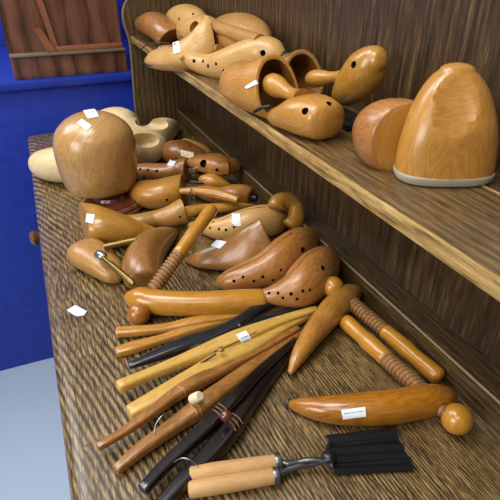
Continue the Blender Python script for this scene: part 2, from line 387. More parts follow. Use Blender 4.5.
def sticker(o, quad, name='price_sticker', mat='paper', marks=(), g=6, thick=.0004):
    """a thin paper label laid on the surface of O; quad = 4 pixel corners"""
    bv = bvh(o)
    def pt(s, t_):
        x = (1 - t_) * ((1 - s) * quad[0][0] + s * quad[1][0]) + t_ * ((1 - s) * quad[3][0] + s * quad[2][0])
        y = (1 - t_) * ((1 - s) * quad[0][1] + s * quad[1][1]) + t_ * ((1 - s) * quad[3][1] + s * quad[2][1])
        h, nn, d = hit(bv, x, y)
        return None if h is None else (h, nn if nn.dot(d) < 0 else -nn)
    G = [[pt(i / g, j / g) for i in range(g + 1)] for j in range(g + 1)]
    ok = [q for r in G for q in r if q]
    if len(ok) < 4: print('MISS sticker', o.name, quad); return
    # smooth plane for the misses
    c = sum((q[0] for q in ok), Vector()) / len(ok); nn = sum((q[1] for q in ok), Vector()).normalized()
    V = []; F = []
    def miss(i, j):
        s, t_ = i / g, j / g
        x = (1 - t_) * ((1 - s) * quad[0][0] + s * quad[1][0]) + t_ * ((1 - s) * quad[3][0] + s * quad[2][0])
        y = (1 - t_) * ((1 - s) * quad[0][1] + s * quad[1][1]) + t_ * ((1 - s) * quad[3][1] + s * quad[2][1])
        d = ray(x, y); return CAM + d * ((c - CAM).dot(nn) / d.dot(nn)), nn
    Q = [[G[j][i] or miss(i, j) for i in range(g + 1)] for j in range(g + 1)]
    for off in (.0007, .0007 + thick):
        for j in range(g + 1):
            for i in range(g + 1): V.append(Q[j][i][0] + Q[j][i][1] * off)
    k = (g + 1) ** 2; w = g + 1
    for j in range(g):
        for i in range(g):
            a = j * w + i; F.append((k + a, k + a + 1, k + a + w + 1, k + a + w)); F.append((a, a + w, a + w + 1, a + 1))
    for i in range(g):
        for (a, b_) in ((i, i + 1), (g * w + i + 1, g * w + i), ((i + 1) * w, i * w), (i * w + g, (i + 1) * w + g)): F.append((a, b_, b_ + k, a + k))
    s_ = mesh(name, V, F, mat, o, smooth=False)
    for mk in marks:   # handwriting / print: strokes given in label coordinates (s, t)
        P = []
        for (a, b_) in mk:
            i = min(int(a * g), g - 1); j = min(int(b_ * g), g - 1); fs, ft = a * g - i, b_ * g - j
            q = lambda jj, ii: Q[jj][ii][0] + Q[jj][ii][1] * (.0008 + thick)
            P.append((q(j, i) * (1 - fs) + q(j, i + 1) * fs) * (1 - ft) + (q(j + 1, i) * (1 - fs) + q(j + 1, i + 1) * fs) * ft)
        if len(P) > 1: tube('handwriting', P, .00035, 'ink', s_, n=max(4, 3 * len(P)), m_=5)
    return s_
def carve(o, cx, cy, rx, ry, ang, dep, push=.3, mat='hollow'):
    """hollows an opening into O: an egg shaped cutter set into the surface at a pixel, radii in px, turned by ANG degrees"""
    bv = bvh(o); h, nn, d = hit(bv, cx, cy)
    if h is None: print('MISS carve', o.name, cx, cy); return
    b0 = origin_of(o.parent) + o.location; ca, sa = math.cos(math.radians(ang)), math.sin(math.radians(ang))
    A = (RT * ca + UP * sa) * px2m(rx, h); B = (UP * ca - RT * sa) * px2m(ry, h); D = d * dep
    c0 = h + d * dep * push - b0; V = []; F = []; a_, b_ = 24, 14
    for i in range(1, b_):
        for j in range(a_):
            p_, q_ = math.pi * i / b_, 2 * math.pi * j / a_
            V.append(c0 + A * math.sin(p_) * math.cos(q_) + B * math.sin(p_) * math.sin(q_) + D * math.cos(p_))
    V += [c0 + D, c0 - D]; t0, t1 = len(V) - 2, len(V) - 1
    for i in range(b_ - 2):
        for j in range(a_): j2 = (j + 1) % a_; F.append((i * a_ + j, i * a_ + j2, (i + 1) * a_ + j2, (i + 1) * a_ + j))
    for j in range(a_): j2 = (j + 1) % a_; F += [(t0, j2, j), (t1, (b_ - 2) * a_ + j, (b_ - 2) * a_ + j2)]
    me = bpy.data.meshes.new('cut'); me.from_pydata(V, [], F); me.materials.append(M[mat]); me.uv_layers.new(name='UVMap')
    for l in me.loops: v = me.vertices[l.vertex_index].co; me.uv_layers[0].data[l.index].uv = (v.x, v.y + v.z)
    bm = bmesh.new(); bm.from_mesh(me); bmesh.ops.recalc_face_normals(bm, faces=bm.faces); bm.to_mesh(me); bm.free()
    for p in me.polygons: p.use_smooth = True
    c = bpy.data.objects.new('cut', me); COL.objects.link(c); c.location = b0; subtract(o, c, b0)
def subtract(o, c, b0):
    oc = o.copy(); oc.parent = None; oc.location = b0; COL.objects.link(oc)
    md = oc.modifiers.new('b', 'BOOLEAN'); md.object = c; md.operation = 'DIFFERENCE'; md.solver = 'EXACT'; md.material_mode = 'TRANSFER'
    for sv in ('EXACT', 'FAST'):
        md.solver = sv; bpy.context.view_layer.update()
        dg = bpy.context.evaluated_depsgraph_get(); nm = bpy.data.meshes.new_from_object(oc.evaluated_get(dg))
        if len(nm.polygons) > 20: break
    if len(nm.polygons) > 20:
        bm = bmesh.new(); bm.from_mesh(nm)
        for e in bm.edges:
            if len(e.link_faces) == 2 and e.calc_face_angle(0) > math.radians(40): e.smooth = False
        bm.to_mesh(nm); bm.free(); o.data = nm; nm.name = o.name
    else: print('BOOLEAN failed', o.name)
    bpy.data.objects.remove(oc); bpy.data.objects.remove(c)
def seam(o, pts, r=.0006, name='seam', mat='hole'):
    bv = bvh(o); P = []
    for (x, y) in cr([tuple(p) for p in pts], 18):
        h, nn, d = hit(bv, x, y)
        if h: P.append(h - nn * r * .3)
    if len(P) > 3: return tube(name, P, r, mat, o, n=len(P) * 2, m_=6)
SCRIB = [[(.2, .35), (.35, .3), (.3, .5)], [(.45, .32), (.5, .5)], [(.62, .3), (.75, .33), (.65, .5), (.8, .5)]]
LINES = [[(.15, .35), (.85, .35)], [(.15, .6), (.7, .6)]]

# ------------------------------------------------------------------ the setting
def struct(o): o['kind'] = 'structure'; return o
box('floor', -3, 2.2, -1.5, 4.6, -.05, 0, 'floor', kind='structure')
box('wall_back', .6, .7, -1.5, 4.6, 0, 2.6, 'wall', kind='structure')
box('wall_far', -3, .6, 4.5, 4.6, 0, 2.6, 'wall', kind='structure')

# ------------------------------------------------------------------ the dresser
XF, XR, XB, YP, SH = -.048, .398, .442, 1.54, 1.117     # front edge, rail face, backboard face, end panel, shelf top
Y0 = -.25
dr = thing('oak_dresser', 'large dark oak dresser with open shelf and scalloped end, holding all the wooden tools', 'dresser', (.2, .6, 0))
# top with a rounded front nosing
nose = [(XF + .020 - .020 * math.sin(a), TABLE - .014 + .014 * math.cos(a)) for a in [math.pi * i / 12 for i in range(13)]]
prof = [(XB + .02, TABLE)] + nose + [(XB + .02, TABLE - .028)]
V = []; F = []
ys = [Y0, YP + .03]
for y in ys: V += [Vector((x, y, z)) for x, z in prof]
k = len(prof)
for i in range(k): F.append((i, (i + 1) % k, k + (i + 1) % k, k + i))
F += [tuple(range(k)), tuple(range(k, 2 * k))[::-1]]
mesh('dresser_top', V, F, 'table', dr, auto=40)
box('base_carcass', -.03, XB + .02, Y0, YP, .06, TABLE - .028, 'panel', dr, .004)
for y0, y1 in ((.55, .98), (1.0, 1.5)):
    d_ = box('drawer_front', -.036, -.03, y0, y1, TABLE - .2, TABLE - .045, 'panel', dr, .002)
kp = ony(50, 392, 1.0); yk = 1.0
for yk in (1.03,):
    kz = .80
    lathe('drawer_knob', (-.036, yk, kz), (-.072, yk, kz), [(0, .008), (.35, .007), (.5, .013), (.75, .017), (.95, .012), (1, .004)], 'knob', dr)
box('backboard', XB, XB + .018, Y0, YP, TABLE, 1.75, 'back', dr)
P = W(88, 447, TABLE); lathe('dowel_plug', P - Vector((0, 0, .001)), P + Vector((0, 0, .0004)), [(0, .0048), (.8, .0048), (1, .0044)], 'worn_edge', dr, 20)
# moulded rail along the foot of the backboard
rp = [(XR, TABLE), (XR, TABLE + .0375), (XR + .0012, TABLE + .040), (XR + .004, TABLE + .0405), (XB, TABLE + .0385), (XB, TABLE)]
V = []; F = []
for y in (Y0, YP): V += [Vector((x, y, z)) for x, z in rp]
k = len(rp)
for i in range(k): F.append((i, (i + 1) % k, k + (i + 1) % k, k + i))
F += [tuple(range(k)), tuple(range(k, 2 * k))[::-1]]
mesh('back_rail', V, F, 'rail', dr, smooth=False)
box('rail_beading', XR - .0006, XR + .002, Y0, YP, TABLE + .0385, TABLE + .0412, 'bead', dr, .0008)
# shelf with a lighter front edge
box('shelf', .286, XB, Y0, YP, SH - .016, SH, 'shelf', dr, .0015)
box('shelf_edging', .282, .286, Y0, YP, SH - .0165, SH + .0005, 'edge', dr, .0012)
tube('shelf_groove_bead', [Vector((.399, y, SH + .0004)) for y in (Y0, .5, 1, YP)], .0011, 'edge', dr, n=8, m_=8)
# scalloped end panel, outline in (x, z)
ol = [(.272, TABLE), (.274, .95), (.277, 1.02), (.279, 1.08), (.277, 1.115), (.271, 1.14), (.268, 1.16), (.2695, 1.18), (.276, 1.197), (.288, 1.212), (.305, 1.224), (.33, 1.236), (.345, 1.25), (.35, 1.3), (.35, 1.5), (XB, 1.5), (XB, TABLE)]
front = cr([(a, b_) for a, b_ in ol[:-3]], 60) + ol[-3:]
V = [Vector((x, YP, z)) for x, z in front] + [Vector((x, YP + .02, z)) for x, z in front]
k = len(front); F = [tuple(range(k)), tuple(range(k, 2 * k))[::-1]] + [(i, (i + 1) % k, k + (i + 1) % k, k + i) for i in range(k)]
ep = mesh('end_panel', V, F, 'panel', dr, smooth=False)
tube('end_panel_edge', [Vector((x - .0005, YP + .003, z)) for x, z in front[:54]], .0042, 'worn_edge', dr, n=60, m_=10)

# ------------------------------------------------------------------ blue plinth and case beyond the dresser
pb = thing('blue_plinth', 'bright blue painted display plinth with a raised rim behind the dresser end', 'plinth', (-.2, 1.9, 0))
box('plinth_body', -.9, .58, 1.60, 2.25, 0, .985, 'blue', pb, .004)
box('plinth_rim', -.91, .585, 1.583, 2.26, .985, 1.010, 'blue', pb, .006)
YC = 1.602
cs = thing('display_case', 'brown wooden case with mahogany rails standing on the blue plinth', 'cabinet', (.13, 1.8, 1.010))
zt = ony(90, 47, YC).z; xl = ony(43, 50, YC).x; xr = ony(123, 47, YC).x; xs = ony(58, 48, YC).x
box('case_base', xl - .09, xr + .006, YC + .004, 1.9, 1.010, zt - .012, 'cabinet', cs, .002)
box('grey_rail', xl - .09, xr + .006, YC - .006, 1.9, zt - .016, zt - .007, 'greyrail', cs, .003)
box('rail', xs - .006, xr, YC - .003, 1.9, zt - .007, zt + .006, 'stile', cs, .003)
box('case_panel', xl - .09, xr, YC + .014, 1.9, zt - .007, zt + .5, 'cabinet', cs)
V = []; 
for y in (YC, YC + .014): V += [Vector((xs - .012, y, zt - .004)), Vector((xs + .001, y, zt + .004)), Vector((xs - .022, y, zt + .16)), Vector((xs - .038, y, zt + .16))]
mesh('stile', V, [(0, 1, 2, 3), (4, 7, 6, 5), (0, 4, 5, 1), (1, 5, 6, 2), (2, 6, 7, 3), (3, 7, 4, 0)], 'stile', cs, smooth=False)
V = []
for y in (YC - .004, YC + .012): V += [Vector((xl + .008, y, zt - .006)), Vector((xs - .006, y, zt - .006)), Vector((xl + .006, y, zt + .055)), Vector((xl - .012, y, zt + .055))]
mesh('stile', V, [(0, 1, 2, 3), (4, 7, 6, 5), (0, 4, 5, 1), (1, 5, 6, 2), (2, 6, 7, 3), (3, 7, 4, 0)], 'stile', cs, smooth=False)
bs = box('display_screen', -.9, .58, 2.3, 2.34, 0, 2.1, 'blue', None, .004)
tag(bs, 'tall blue partition screen rising behind the brown case', 'screen')

# ------------------------------------------------------------------ table top: hat block on its stand
hb_c = W(105, 204, TABLE); sb_c = W(112, 209, TABLE)
stand = thing('hat_block_stand', 'glossy dark red mahogany stand under the round hat block', 'stand', (sb_c.x, sb_c.y, TABLE))
lathe('foot', (sb_c.x, sb_c.y, TABLE), (sb_c.x, sb_c.y, TABLE + .028), [(0, .060), (.12, .066), (.4, .067), (.5, .062), (.55, .064), (.75, .060), (.8, .054), (.85, .055), (1, .046)], 'mahogany', stand, 40)
lathe('neck', (sb_c.x, sb_c.y, TABLE + .027), (sb_c.x, sb_c.y, TABLE + .04), [(0, .034), (.5, .03), (1, .036)], 'mahogany', stand, 30)
hb = thing('hat_block', 'large smooth rounded wooden hat block with two paper tags on its crown', 'hat block', (hb_c.x, hb_c.y, TABLE + .04))
rows = [(0, .059), (.002, .0650), (.008, .0695), (.022, .0740), (.045, .0782), (.07, .0803), (.088, .0803), (.105, .0775), (.12, .072), (.132, .0625), (.142, .050), (.149, .036), (.1535, .020), (.155, .007), (.1552, .001)]
rows = cr(rows, 44)
HT = rows[-1][0]
hbm = lathe('block_body', (hb_c.x, hb_c.y, TABLE + .0405), (hb_c.x, hb_c.y, TABLE + .0405 + HT), [(h / HT, max(r, .001)) for h, r in rows], 'hat', hb, 56)
sticker(hbm, [(77, 123), (82, 119), (92, 126), (87, 131)], marks=[[(.3, .4), (.7, .4)]])
sticker(hbm, [(83, 111), (95, 109), (99, 117), (88, 119)], marks=SCRIB)

# ------------------------------------------------------------------ pair of raw wooden clogs behind the hat block
C1 = loft('wooden_clog', outline([(34, 160), (44, 150), (56, 147), (80, 142), (110, 136), (131, 134), (150, 133), (160, 139)], [(36, 164), (45, 173), (57, 181), (80, 182), (110, 175), (135, 166), (153, 161), (161, 150)], [.7, .8, .9, 1.0]), TABLE, 'cream', None, m_=36, p=2.3, cap=.5)
tag(C1, 'pale unpainted wooden clog showing both ends around the hat block', 'clog', 'pale wooden clogs')
carve(C1, 145, 140, 16, 8, 2, .05, .15, 'cream')
C2 = loft('wooden_clog', outline([(96, 118), (106, 111), (116, 108.5), (124, 112), (132, 118.5), (148, 121), (165, 119), (176, 122)], [(94, 130), (106, 138), (118, 146), (130, 150), (143, 150), (156, 147), (169, 140), (177, 130)], [.8, 1.0, 1.2, 1.3]), TABLE, 'cream', None, m_=36, p=2.3, cap=.5)
tag(C2, 'pale unpainted wooden clog with pointed tongue nearest the oak end panel', 'clog', 'pale wooden clogs')
carve(C2, 153, 123.5, 24, 6.5, -2, .045, .15, 'cream')

G1 = 'wooden shoe trees and lasts on the dresser top'
def tree(label, px, py, z=TABLE, group=G1, name='shoe_tree', cat='shoe tree'):
    return thing(name, label, cat, W(px, py, z), group)
FC = dict(caps=('round', 'flat'), capmat='umber')

# far group
t = tree('dark reddish shoe tree with handwritten cream label beside the clogs', 190, 162)
q = loft('toe_block', outline([(166, 148), (170, 142), (181, 140), (193, 145), (204, 153), (216, 162)], [(166, 152), (170, 160), (180, 167), (194, 170), (208, 172), (218, 168)], .8), TABLE, 'brown', t)
sticker(q, [(181, 150), (194, 153), (193, 159), (181, 156)], mat='bone', marks=[[(.3, .25), (.12, .45), (.3, .75)], [(.5, .25), (.45, .7), (.6, .6), (.48, .5)], [(.8, .3), (.82, .4)]])
drill(q, [(176, 158, 1.1)])
q = loft('rear_block', outline([(184, 139), (196, 142), (208, 148), (213, 152)], [(186, 146), (196, 151), (207, 156), (213, 155)], .8), TABLE, 'tan', t, lift=.012)
t = tree('shoe tree heel block with round screw hole and metal ferrule, nearest the rail', 215, 168)
q = loft('heel_block', outline([(190, 160), (196, 155), (210, 153.5), (226, 154.5), (234, 161)], [(191, 164), (198, 168), (210, 172), (223, 176), (235, 169)], .6), TABLE, 'rose', t, lift=.034, p=2.6)
drill(q, [(203, 163.5, 4.2), (217, 170, 1.8)])
lathe('ferrule', W(189, 171, TABLE + .04), W(196, 170, TABLE + .04), [(0, .004), (.1, .006), (.9, .006), (1, .005)], 'steel', t)
lathe('spindle', W(196, 170, TABLE + .038), W(212, 168, TABLE + .038), [(0, .006), (1, .005)], 'tan', t)

t = tree('perforated tan shoe tree with small white tag, behind the plain honey toe', 160, 178)
q = loft('toe_block', outline([(120, 166), (134, 164), (148, 163), (165, 163.6), (176, 160.5), (187, 158)], [(121, 170), (134, 178), (151, 181), (167, 181), (178, 180), (188, 180)], [.7, .8, .95, 1.05]), TABLE, 'rose', t, lift=.004, shear=(-.25, 0), **FC)
drill(q, [(140, 169, 1.3), (148, 170, 1.4), (157, 171, 1.5), (137, 174, 1.2), (144, 178, 1.4), (153, 179, 1.3)])
sticker(q, [(170, 160), (176, 162), (173, 167), (167, 166)])
t = tree('small rounded honey heel block between the perforated tree and the rail', 216, 182)
q = loft('heel_block', outline([(203, 178), (206, 174), (214, 173.5), (222, 178), (231, 184)], [(203, 182), (206, 187), (215, 188.5), (226, 188.5), (232, 187)], .8), TABLE, 'honey', t, lift=.015, p=2.5)
lathe('spring_rod', W(190, 182, TABLE + .03), W(206, 183, TABLE + .03), [(0, .003), (1, .003)], 'iron', t)

t = tree('plain honey shoe tree with smooth toe and curved lever arm', 160, 200)
q = loft('toe_block', outline([(129, 186), (142, 180.5), (155, 180), (168, 178), (182, 175)], [(131, 192), (137, 201), (146, 207), (160, 209), (184, 204)], [.7, .8, .9, 1.0]), TABLE, 'honey', t, p=2.3, shear=(-.55, -.1), **FC)
drill(q, [(167, 200, 1.4)])
loft('lever_arm', [(180, 191, 3, .9), (196, 191, 4, .9), (214, 193, 5, .9), (230, 197, 4.5, .9), (238, 200, 3.6, .9)], TABLE, 'honey', t, lift=.035, cap=.4)
tube('wire_clip', [W(192, 188, TABLE + .048), W(190, 194, TABLE + .05), W(193, 200, TABLE + .04), W(196, 193, TABLE + .05)], .0012, 'iron', t, n=16)
t = tree('worn beige shoe tree lying lengthwise towards the rail behind the curved lever', 222, 195)
q = loft('toe_block', outline([(190, 187), (204, 185.5), (218, 187), (232, 184.5), (243, 184.5), (250, 188)], [(190, 191), (202, 198), (218, 203), (232, 204), (243, 204), (251, 204)], [.8, .8, 1.0]), TABLE, 'rose', t, lift=.008, shear=(-.3, 0), **FC)
lathe('iron_socket', W(251, 197, TABLE + .02), W(257, 198, TABLE + .02), [(0, .010), (1, .008)], 'iron', t)
t = tree('slim honey wedge lying behind the turned stretcher handle', 215, 208)
q = loft('heel_block', outline([(186, 206), (200, 204), (218, 203), (236, 202), (255, 204)], [(186, 211), (200, 213), (218, 213), (236, 210), (255, 206)], .8), TABLE, 'amber', t, lift=.01)

# left group
t = tree('honey shoe tree with square white sticker on its flat oval sole, below the hat block', 110, 235)
q = loft('toe_block', outline([(84, 205.5), (101, 207), (120, 213), (140, 221), (156, 228)], [(85, 238), (101, 244), (122, 244), (140, 241), (158, 236)], [.8, .85, .8, .7]), TABLE, 'amber', t, p=2.3, lift=.004, cap=.4, caps=('flat', 'round'), shear0=(1.6, .3))
sticker(q, [(87, 214), (95, 215), (93, 224), (86, 222)])
t = tree('cylindrical tan shoe tree with glossy band and cut end, beside the honey one', 160, 222)
q = loft('toe_block', outline([(118, 216), (136, 214), (153, 211), (168, 206), (181, 199)], [(120, 226), (138, 230), (156, 227), (172, 226), (185, 223)], [.8, .9, 1.0]), TABLE, 'tan', t, lift=.006, shear=(-.2, 0), **FC)
drill(q, [(180, 217, 1.2)])
lathe('spindle', W(182, 214, TABLE + .03), W(206, 208, TABLE + .03), [(0, .008), (.5, .01), (1, .008)], 'honey', t)
t = tree('shoe tree with brass tube joining small heel block to a folded toe block', 125, 270)
q = loft('heel_block', outline([(82, 246), (88, 238), (99, 243), (110, 254), (119, 267), (122, 276)], [(78, 257), (80, 265), (90, 272), (100, 278), (110, 283), (119, 283)], .7), TABLE, 'tan', t, p=2.5, cap=.4)
q2 = loft('toe_block', outline([(127, 278), (123.5, 265), (124.6, 253), (132, 240), (144, 233), (160, 229), (172, 229)], [(160, 281), (160, 270), (162, 260), (167, 250), (172, 243), (176, 237), (178, 233)], [.75, .85, .9, .8]), TABLE, 'umber', t, p=2.2, cap=.35, egg=.2)
seam(q2, [(134, 240), (135, 254), (143, 268), (151, 286)], .0006, 'edge_line', 'amber')
lathe('brass_tube', W(101, 256, TABLE + .052), W(134, 284, TABLE + .04), [(0, .0035), (.3, .0035), (.31, .0050), (.95, .0050), (1, .003)], 'brass', t)
lathe('steel_rod', W(104, 247, TABLE + .045), W(136, 240, TABLE + .05), [(0, .0055), (1, .0055)], 'brass', t)
lathe('hinge_bracket', W(97, 253, TABLE + .05), W(105, 258, TABLE + .05), [(0, .004), (.2, .0075), (.8, .0075), (1, .004)], 'steel', t)

# middle group
t = tree('perforated pale last with white tag, its hooked heel handle beside the rail', 240, 230)
q = loft('last_body', outline([(190, 222), (206, 220), (222, 217), (244, 209), (262, 205), (276, 206), (284, 214)], [(192, 228), (206, 234), (222, 240), (244, 240), (262, 238), (278, 234), (286, 224)], [.8, .9, 1.1, 1.5]), TABLE, 'pale', t)
drill(q, [(210, 228, 1.4), (219, 229, 1.4), (226, 230, 1.5), (213, 222, 1.2), (234, 227, 1.4)])
sticker(q, [(232, 214), (240, 214), (241, 226), (232, 226)])
seam(q, [(222, 220), (238, 212), (254, 208), (266, 207)], .0007)
tube('hook_handle', [W(276, 208, TABLE + .065), W(279, 202, TABLE + .072), W(289, 201, TABLE + .07), (W(296, 208, TABLE + .058)), W(296, 219, TABLE + .045), W(290, 227, TABLE + .035)], .0160, 'amber', t, n=26, m_=18)
t = tree('smooth peaked brown last with slanted white tag', 235, 262)
q = loft('last_body', outline([(186, 259), (199, 249), (215, 242.4), (234, 232.8), (250, 222), (261, 215)], [(187, 262), (205, 267), (222, 269), (240, 270), (258, 270), (275, 266)], [.7, .8, .95, 1.1, 1.2]), TABLE, 'umber', t, p=2.0, shear=(-.2, -.25), egg=.42, cap=.5, **FC)
sticker(q, [(211, 246), (217, 240), (227, 242), (220, 249)])

t = tree('perforated last with split line, the upper of the two side by side', 270, 275)
q = loft('last_body', outline([(218, 279), (224, 271), (244, 261.6), (263, 252), (279, 238), (292, 229), (305, 228), (316, 237)], [(219, 284), (228, 289), (241, 290), (257, 288), (276, 283), (298, 270), (312, 259), (318, 248)], [.75, .85, 1.0, 1.3, 1.7]), TABLE, 'rose', t, cap=.5, egg=.12)
drill(q, [(234, 281, 1.6), (243, 277, 1.6), (254, 281, 1.6), (263, 277, 1.7), (273, 280, 1.5), (281, 270, 1.5), (303, 250, 3.0)])
seam(q, [(222, 275), (240, 267), (262, 256), (280, 241), (292, 233)])
t = tree('perforated last with split line, the lower of the two side by side', 295, 295)
q = loft('last_body', outline([(255, 291), (269.6, 285.6), (285, 276), (297, 263), (306, 252), (317, 247), (329, 252)], [(256, 295), (267, 302), (284, 306), (302, 307), (318, 299), (331, 283), (336, 268)], [.75, .85, 1.0, 1.15, 1.3], [.026, .018, .006, 0, 0]), TABLE, 'rose', t, cap=.6, egg=.12)
drill(q, [(269, 293, 1.6), (278, 293, 1.6), (283, 298, 1.5), (291, 294, 2.0), (297, 299, 1.7), (303, 291, 1.7), (310, 290, 1.6), (323, 268, 2.8)])
seam(q, [(262, 290), (280, 281), (296, 268), (307, 255), (317, 250)])

# ------------------------------------------------------------------ screw stretchers (banana shaped bar, ball, threaded handle)
G2 = 'turned wooden screw stretchers'
def grip(tag_, P0, P1, r, parent, tf=.42, turns=9,  flip=False, mat='bar_honey'):
    """threaded shank then bulbous grip"""
    P0, P1 = Vector(P0), Vector(P1); Pm = P0.lerp(P1, tf)
    lathe('screw_thread', P0, Pm, [(0, r * .82), (1, r * .82)], 'thread', parent, 24, thread=(0, 1, turns, r * .17))
    lathe('handle_grip', Pm, P1, [(0, r * .8), (.03, r * .98), (.1, r * .95), (.3, r * 1.02), (.42, r * 1.08), (.52, r * .92), (.66, r * .95), (.85, r * 1.02), (.94, r * 1.0), (.98, r * .85), (1, r * .45)], mat, parent, 28)
s = thing('screw_stretcher', 'honey curved screw stretcher, its threaded handle leaning up over the shoe trees', 'stretcher', W(190, 305), G2)
loft('curved_bar', outline([(131, 290), (140, 287), (160, 290), (200, 291.5), (240, 289.5), (260, 289)], [(131, 305), (140, 311), (160, 315), (200, 316), (240, 314), (262, 312)], 1.0), TABLE, 'bar_honey', s, lift=.006, cap=.6)
ball('end_ball', W(139, 314, TABLE + .0168), .0165, 'bar_amber', s)
grip('h', W(152, 291, TABLE + .035), W(213, 207, TABLE + .1), .0112, s, .4, 11)
s = thing('screw_stretcher', 'worn brown screw stretcher slanting below the perforated lasts, handle pointing down right', 'stretcher', W(322, 335), G2)
loft('curved_bar', outline([(288, 371), (291, 355), (300, 335), (312, 316), (325, 299), (339, 287.5), (350, 286)], [(293, 374), (303, 363), (316, 347), (330, 332), (343, 319), (354, 308), (360, 297)], 1.0), TABLE, 'worn', s, lift=.004, cap=.6)
ball('end_ball', W(333, 287, TABLE + .036), .0160, 'bar_honey', s)
grip('h', W(352, 303, TABLE + .028), W(441, 379, TABLE + .014), .0112, s, .4, 11, mat='bar_honey')
s = thing('screw_stretcher', 'glossy amber screw stretcher with white tag nearest the bottom right', 'stretcher', W(370, 410), G2)
q = loft('curved_bar', outline([(286, 401), (300, 398), (330, 396), (365, 393), (400, 389), (425, 385), (444, 385), (451, 389)], [(288, 405), (300, 413), (325, 422), (355, 425), (390, 424), (420, 418), (441, 412), (452, 402)], 1.0), TABLE, 'bar_amber', s, cap=.6)
sticker(q, [(341, 410), (365, 407), (366, 416), (343, 419)], marks=[[(.1, .4), (.9, .4)]])
loft('dark_tip', [(285.5, 402.6, 1.8, 1.0), (287.5, 402.8, 3.2, 1.0), (289, 403, 4.4, 1.0)], TABLE, 'darktip', s, n=8, cap=.6)
ball('end_ball', W(457, 419, TABLE + .018), .0172, 'bar_honey', s)
lathe('screw_tip', W(440, 409, TABLE + .022), W(452, 416, TABLE + .022), [(0, .007), (1, .007)], 'thread', s, thread=(0, 1, 3, .0012))
grip('h', W(424, 393, TABLE + .022), W(344, 320, TABLE + .016), .0112, s, .42, 11, mat='bar_honey')

# ------------------------------------------------------------------ glove stretchers
G3 = 'glove stretchers fanned out in the foreground'
def blade(name, secs, mat, parent, **kw):
    return loft(name, secs, TABLE, mat, parent, n=kw.pop('n', 24), m_=28, p=kw.pop('p', 3.4), cap=.3, **kw)
g = thing('glove_stretcher', 'honey glove stretcher nearest the curved bar, its two blunt jaws open', 'glove stretcher', W(200, 335), G3)
blade('jaw', [(117, 332, 4.5, .7), (135, 331, 4.6, .7), (165, 328, 4, .7), (195, 322, 5, .7), (230, 316, 4.5, .7), (262, 308, 3.5, .7), (282, 300, 2.5, .7)], 'honey', g, lift=.004)
blade('jaw', [(117, 352, 4.6, .7), (135, 347, 5.4, .7), (165, 338, 4, .7), (195, 328, 5, .7), (235, 318, 4, .7), (270, 312, 3.5, .7), (310, 306, 3, .7)], 'honey', g)
g = thing('glove_stretcher', 'black glove stretcher with one closed tapering tip', 'glove stretcher', W(210, 340), G3)
q = blade('jaw', [(129, 366, 3, .7, .004), (160, 354, 5.5, .7, .004), (190, 343, 7, .7, .004), (215, 335, 6.5, .7, .004), (240, 322, 6, .7, .006), (260, 307, 5, .7, .008), (276, 302, 3, .7, .01)], 'black', g, lift=.008)
seam(q, [(140, 362), (180, 347), (215, 333)], .0005)
blade('jaw', [(176, 351, 4, .7), (200, 343, 6.5, .7), (230, 332, 5.5, .7), (260, 320.5, 4.5, .7), (284, 312.5, 3.4, .7), (302, 306.5, 3, .7)], 'black', g, lift=.011)
P = W(239, 325, TABLE + .03); lathe('hinge_pin', P, P + Vector((0, 0, .002)), [(0, .0022), (1, .0018)], 'steel', g, 12)
g = thing('glove_stretcher', 'pale yellow glove stretcher with white tag, the widest of the fan', 'glove stretcher', W(225, 365), G3)
q = blade('jaw', [(119, 387, 6, .9), (150, 374, 5.5, .9), (180, 362, 6, .9), (207, 351, 7, .8), (240, 338, 8, .7), (280, 321.5, 5, .7), (316, 309, 3, .7)], 'yellow', g, lift=.012)
q2 = blade('jaw', [(130, 413, 7, .8), (160, 397, 8.5, .8), (190, 380, 9, .8), (220, 362, 9, .8), (250, 347, 9, .7), (285, 326, 6, .7), (314, 312, 3.5, .7)], 'yellow', g, lift=.004)
sticker(q, [(236, 335), (246, 331), (255, 344), (245, 348)], marks=LINES)
seam(q, [(214, 352), (232, 344), (256, 332)], .0006)
P = W(221, 350, TABLE + .034); lathe('hinge_pin', P, P + Vector((0, 0, .003)), [(0, .0042), (.8, .0042), (1, .0035)], 'umber', g, 16)
tube('spring', [W(196, 366, TABLE + .02), W(206, 360, TABLE + .026), W(216, 354, TABLE + .03)], .0012, 'iron', g, n=10)
g = thing('glove_stretcher', 'reddish brown glove stretcher with bone peg and ringed turning', 'glove stretcher', W(190, 410), G3)
q = blade('jaw', [(98, 447, 4, .9), (125, 431, 4.5, .9), (152, 412, 5.5, .9), (172, 397, 6, .9), (190, 386, 7, .9), (220, 370, 6, .7), (260, 350, 4, .7), (298, 328, 2.5, .7)], 'orange', g, lift=.01)
q2 = blade('jaw', [(116, 470, 5, .9), (140, 450, 6.5, .9), (165, 432, 7, .9), (185, 418, 8, .9), (205, 404, 9.5, .9), (225, 388, 8, .8), (260, 361, 5.5, .7), (300, 333, 3, .7)], 'orange', g, lift=.004)
for (x0, y0, x1, y1) in ((190, 405, 198, 418), (194, 402, 202, 415), (178, 386, 186, 395)):
    seam(q2 if y0 > 395 else q, [(x0, y0), ((x0 + x1) / 2 + 1.5, (y0 + y1) / 2 - 1), (x1, y1)], .0005, 'turned_ring', 'yellow')
P = W(193, 399, TABLE + .03); P2 = W(200, 396, TABLE + .042); lathe('bone_peg', P, P2, [(0, .006), (.85, .006), (1, .0045)], 'bone', g, 18)
tube('wire_spring', [W(154, 434, TABLE + .02), W(156, 424, TABLE + .026), W(163, 415, TABLE + .03), W(172, 411, TABLE + .026)], .0007, 'steel', g)
g = thing('glove_stretcher', 'black ebony glove stretcher with ringed turning, lowest of the fan', 'glove stretcher', W(220, 440), G3)
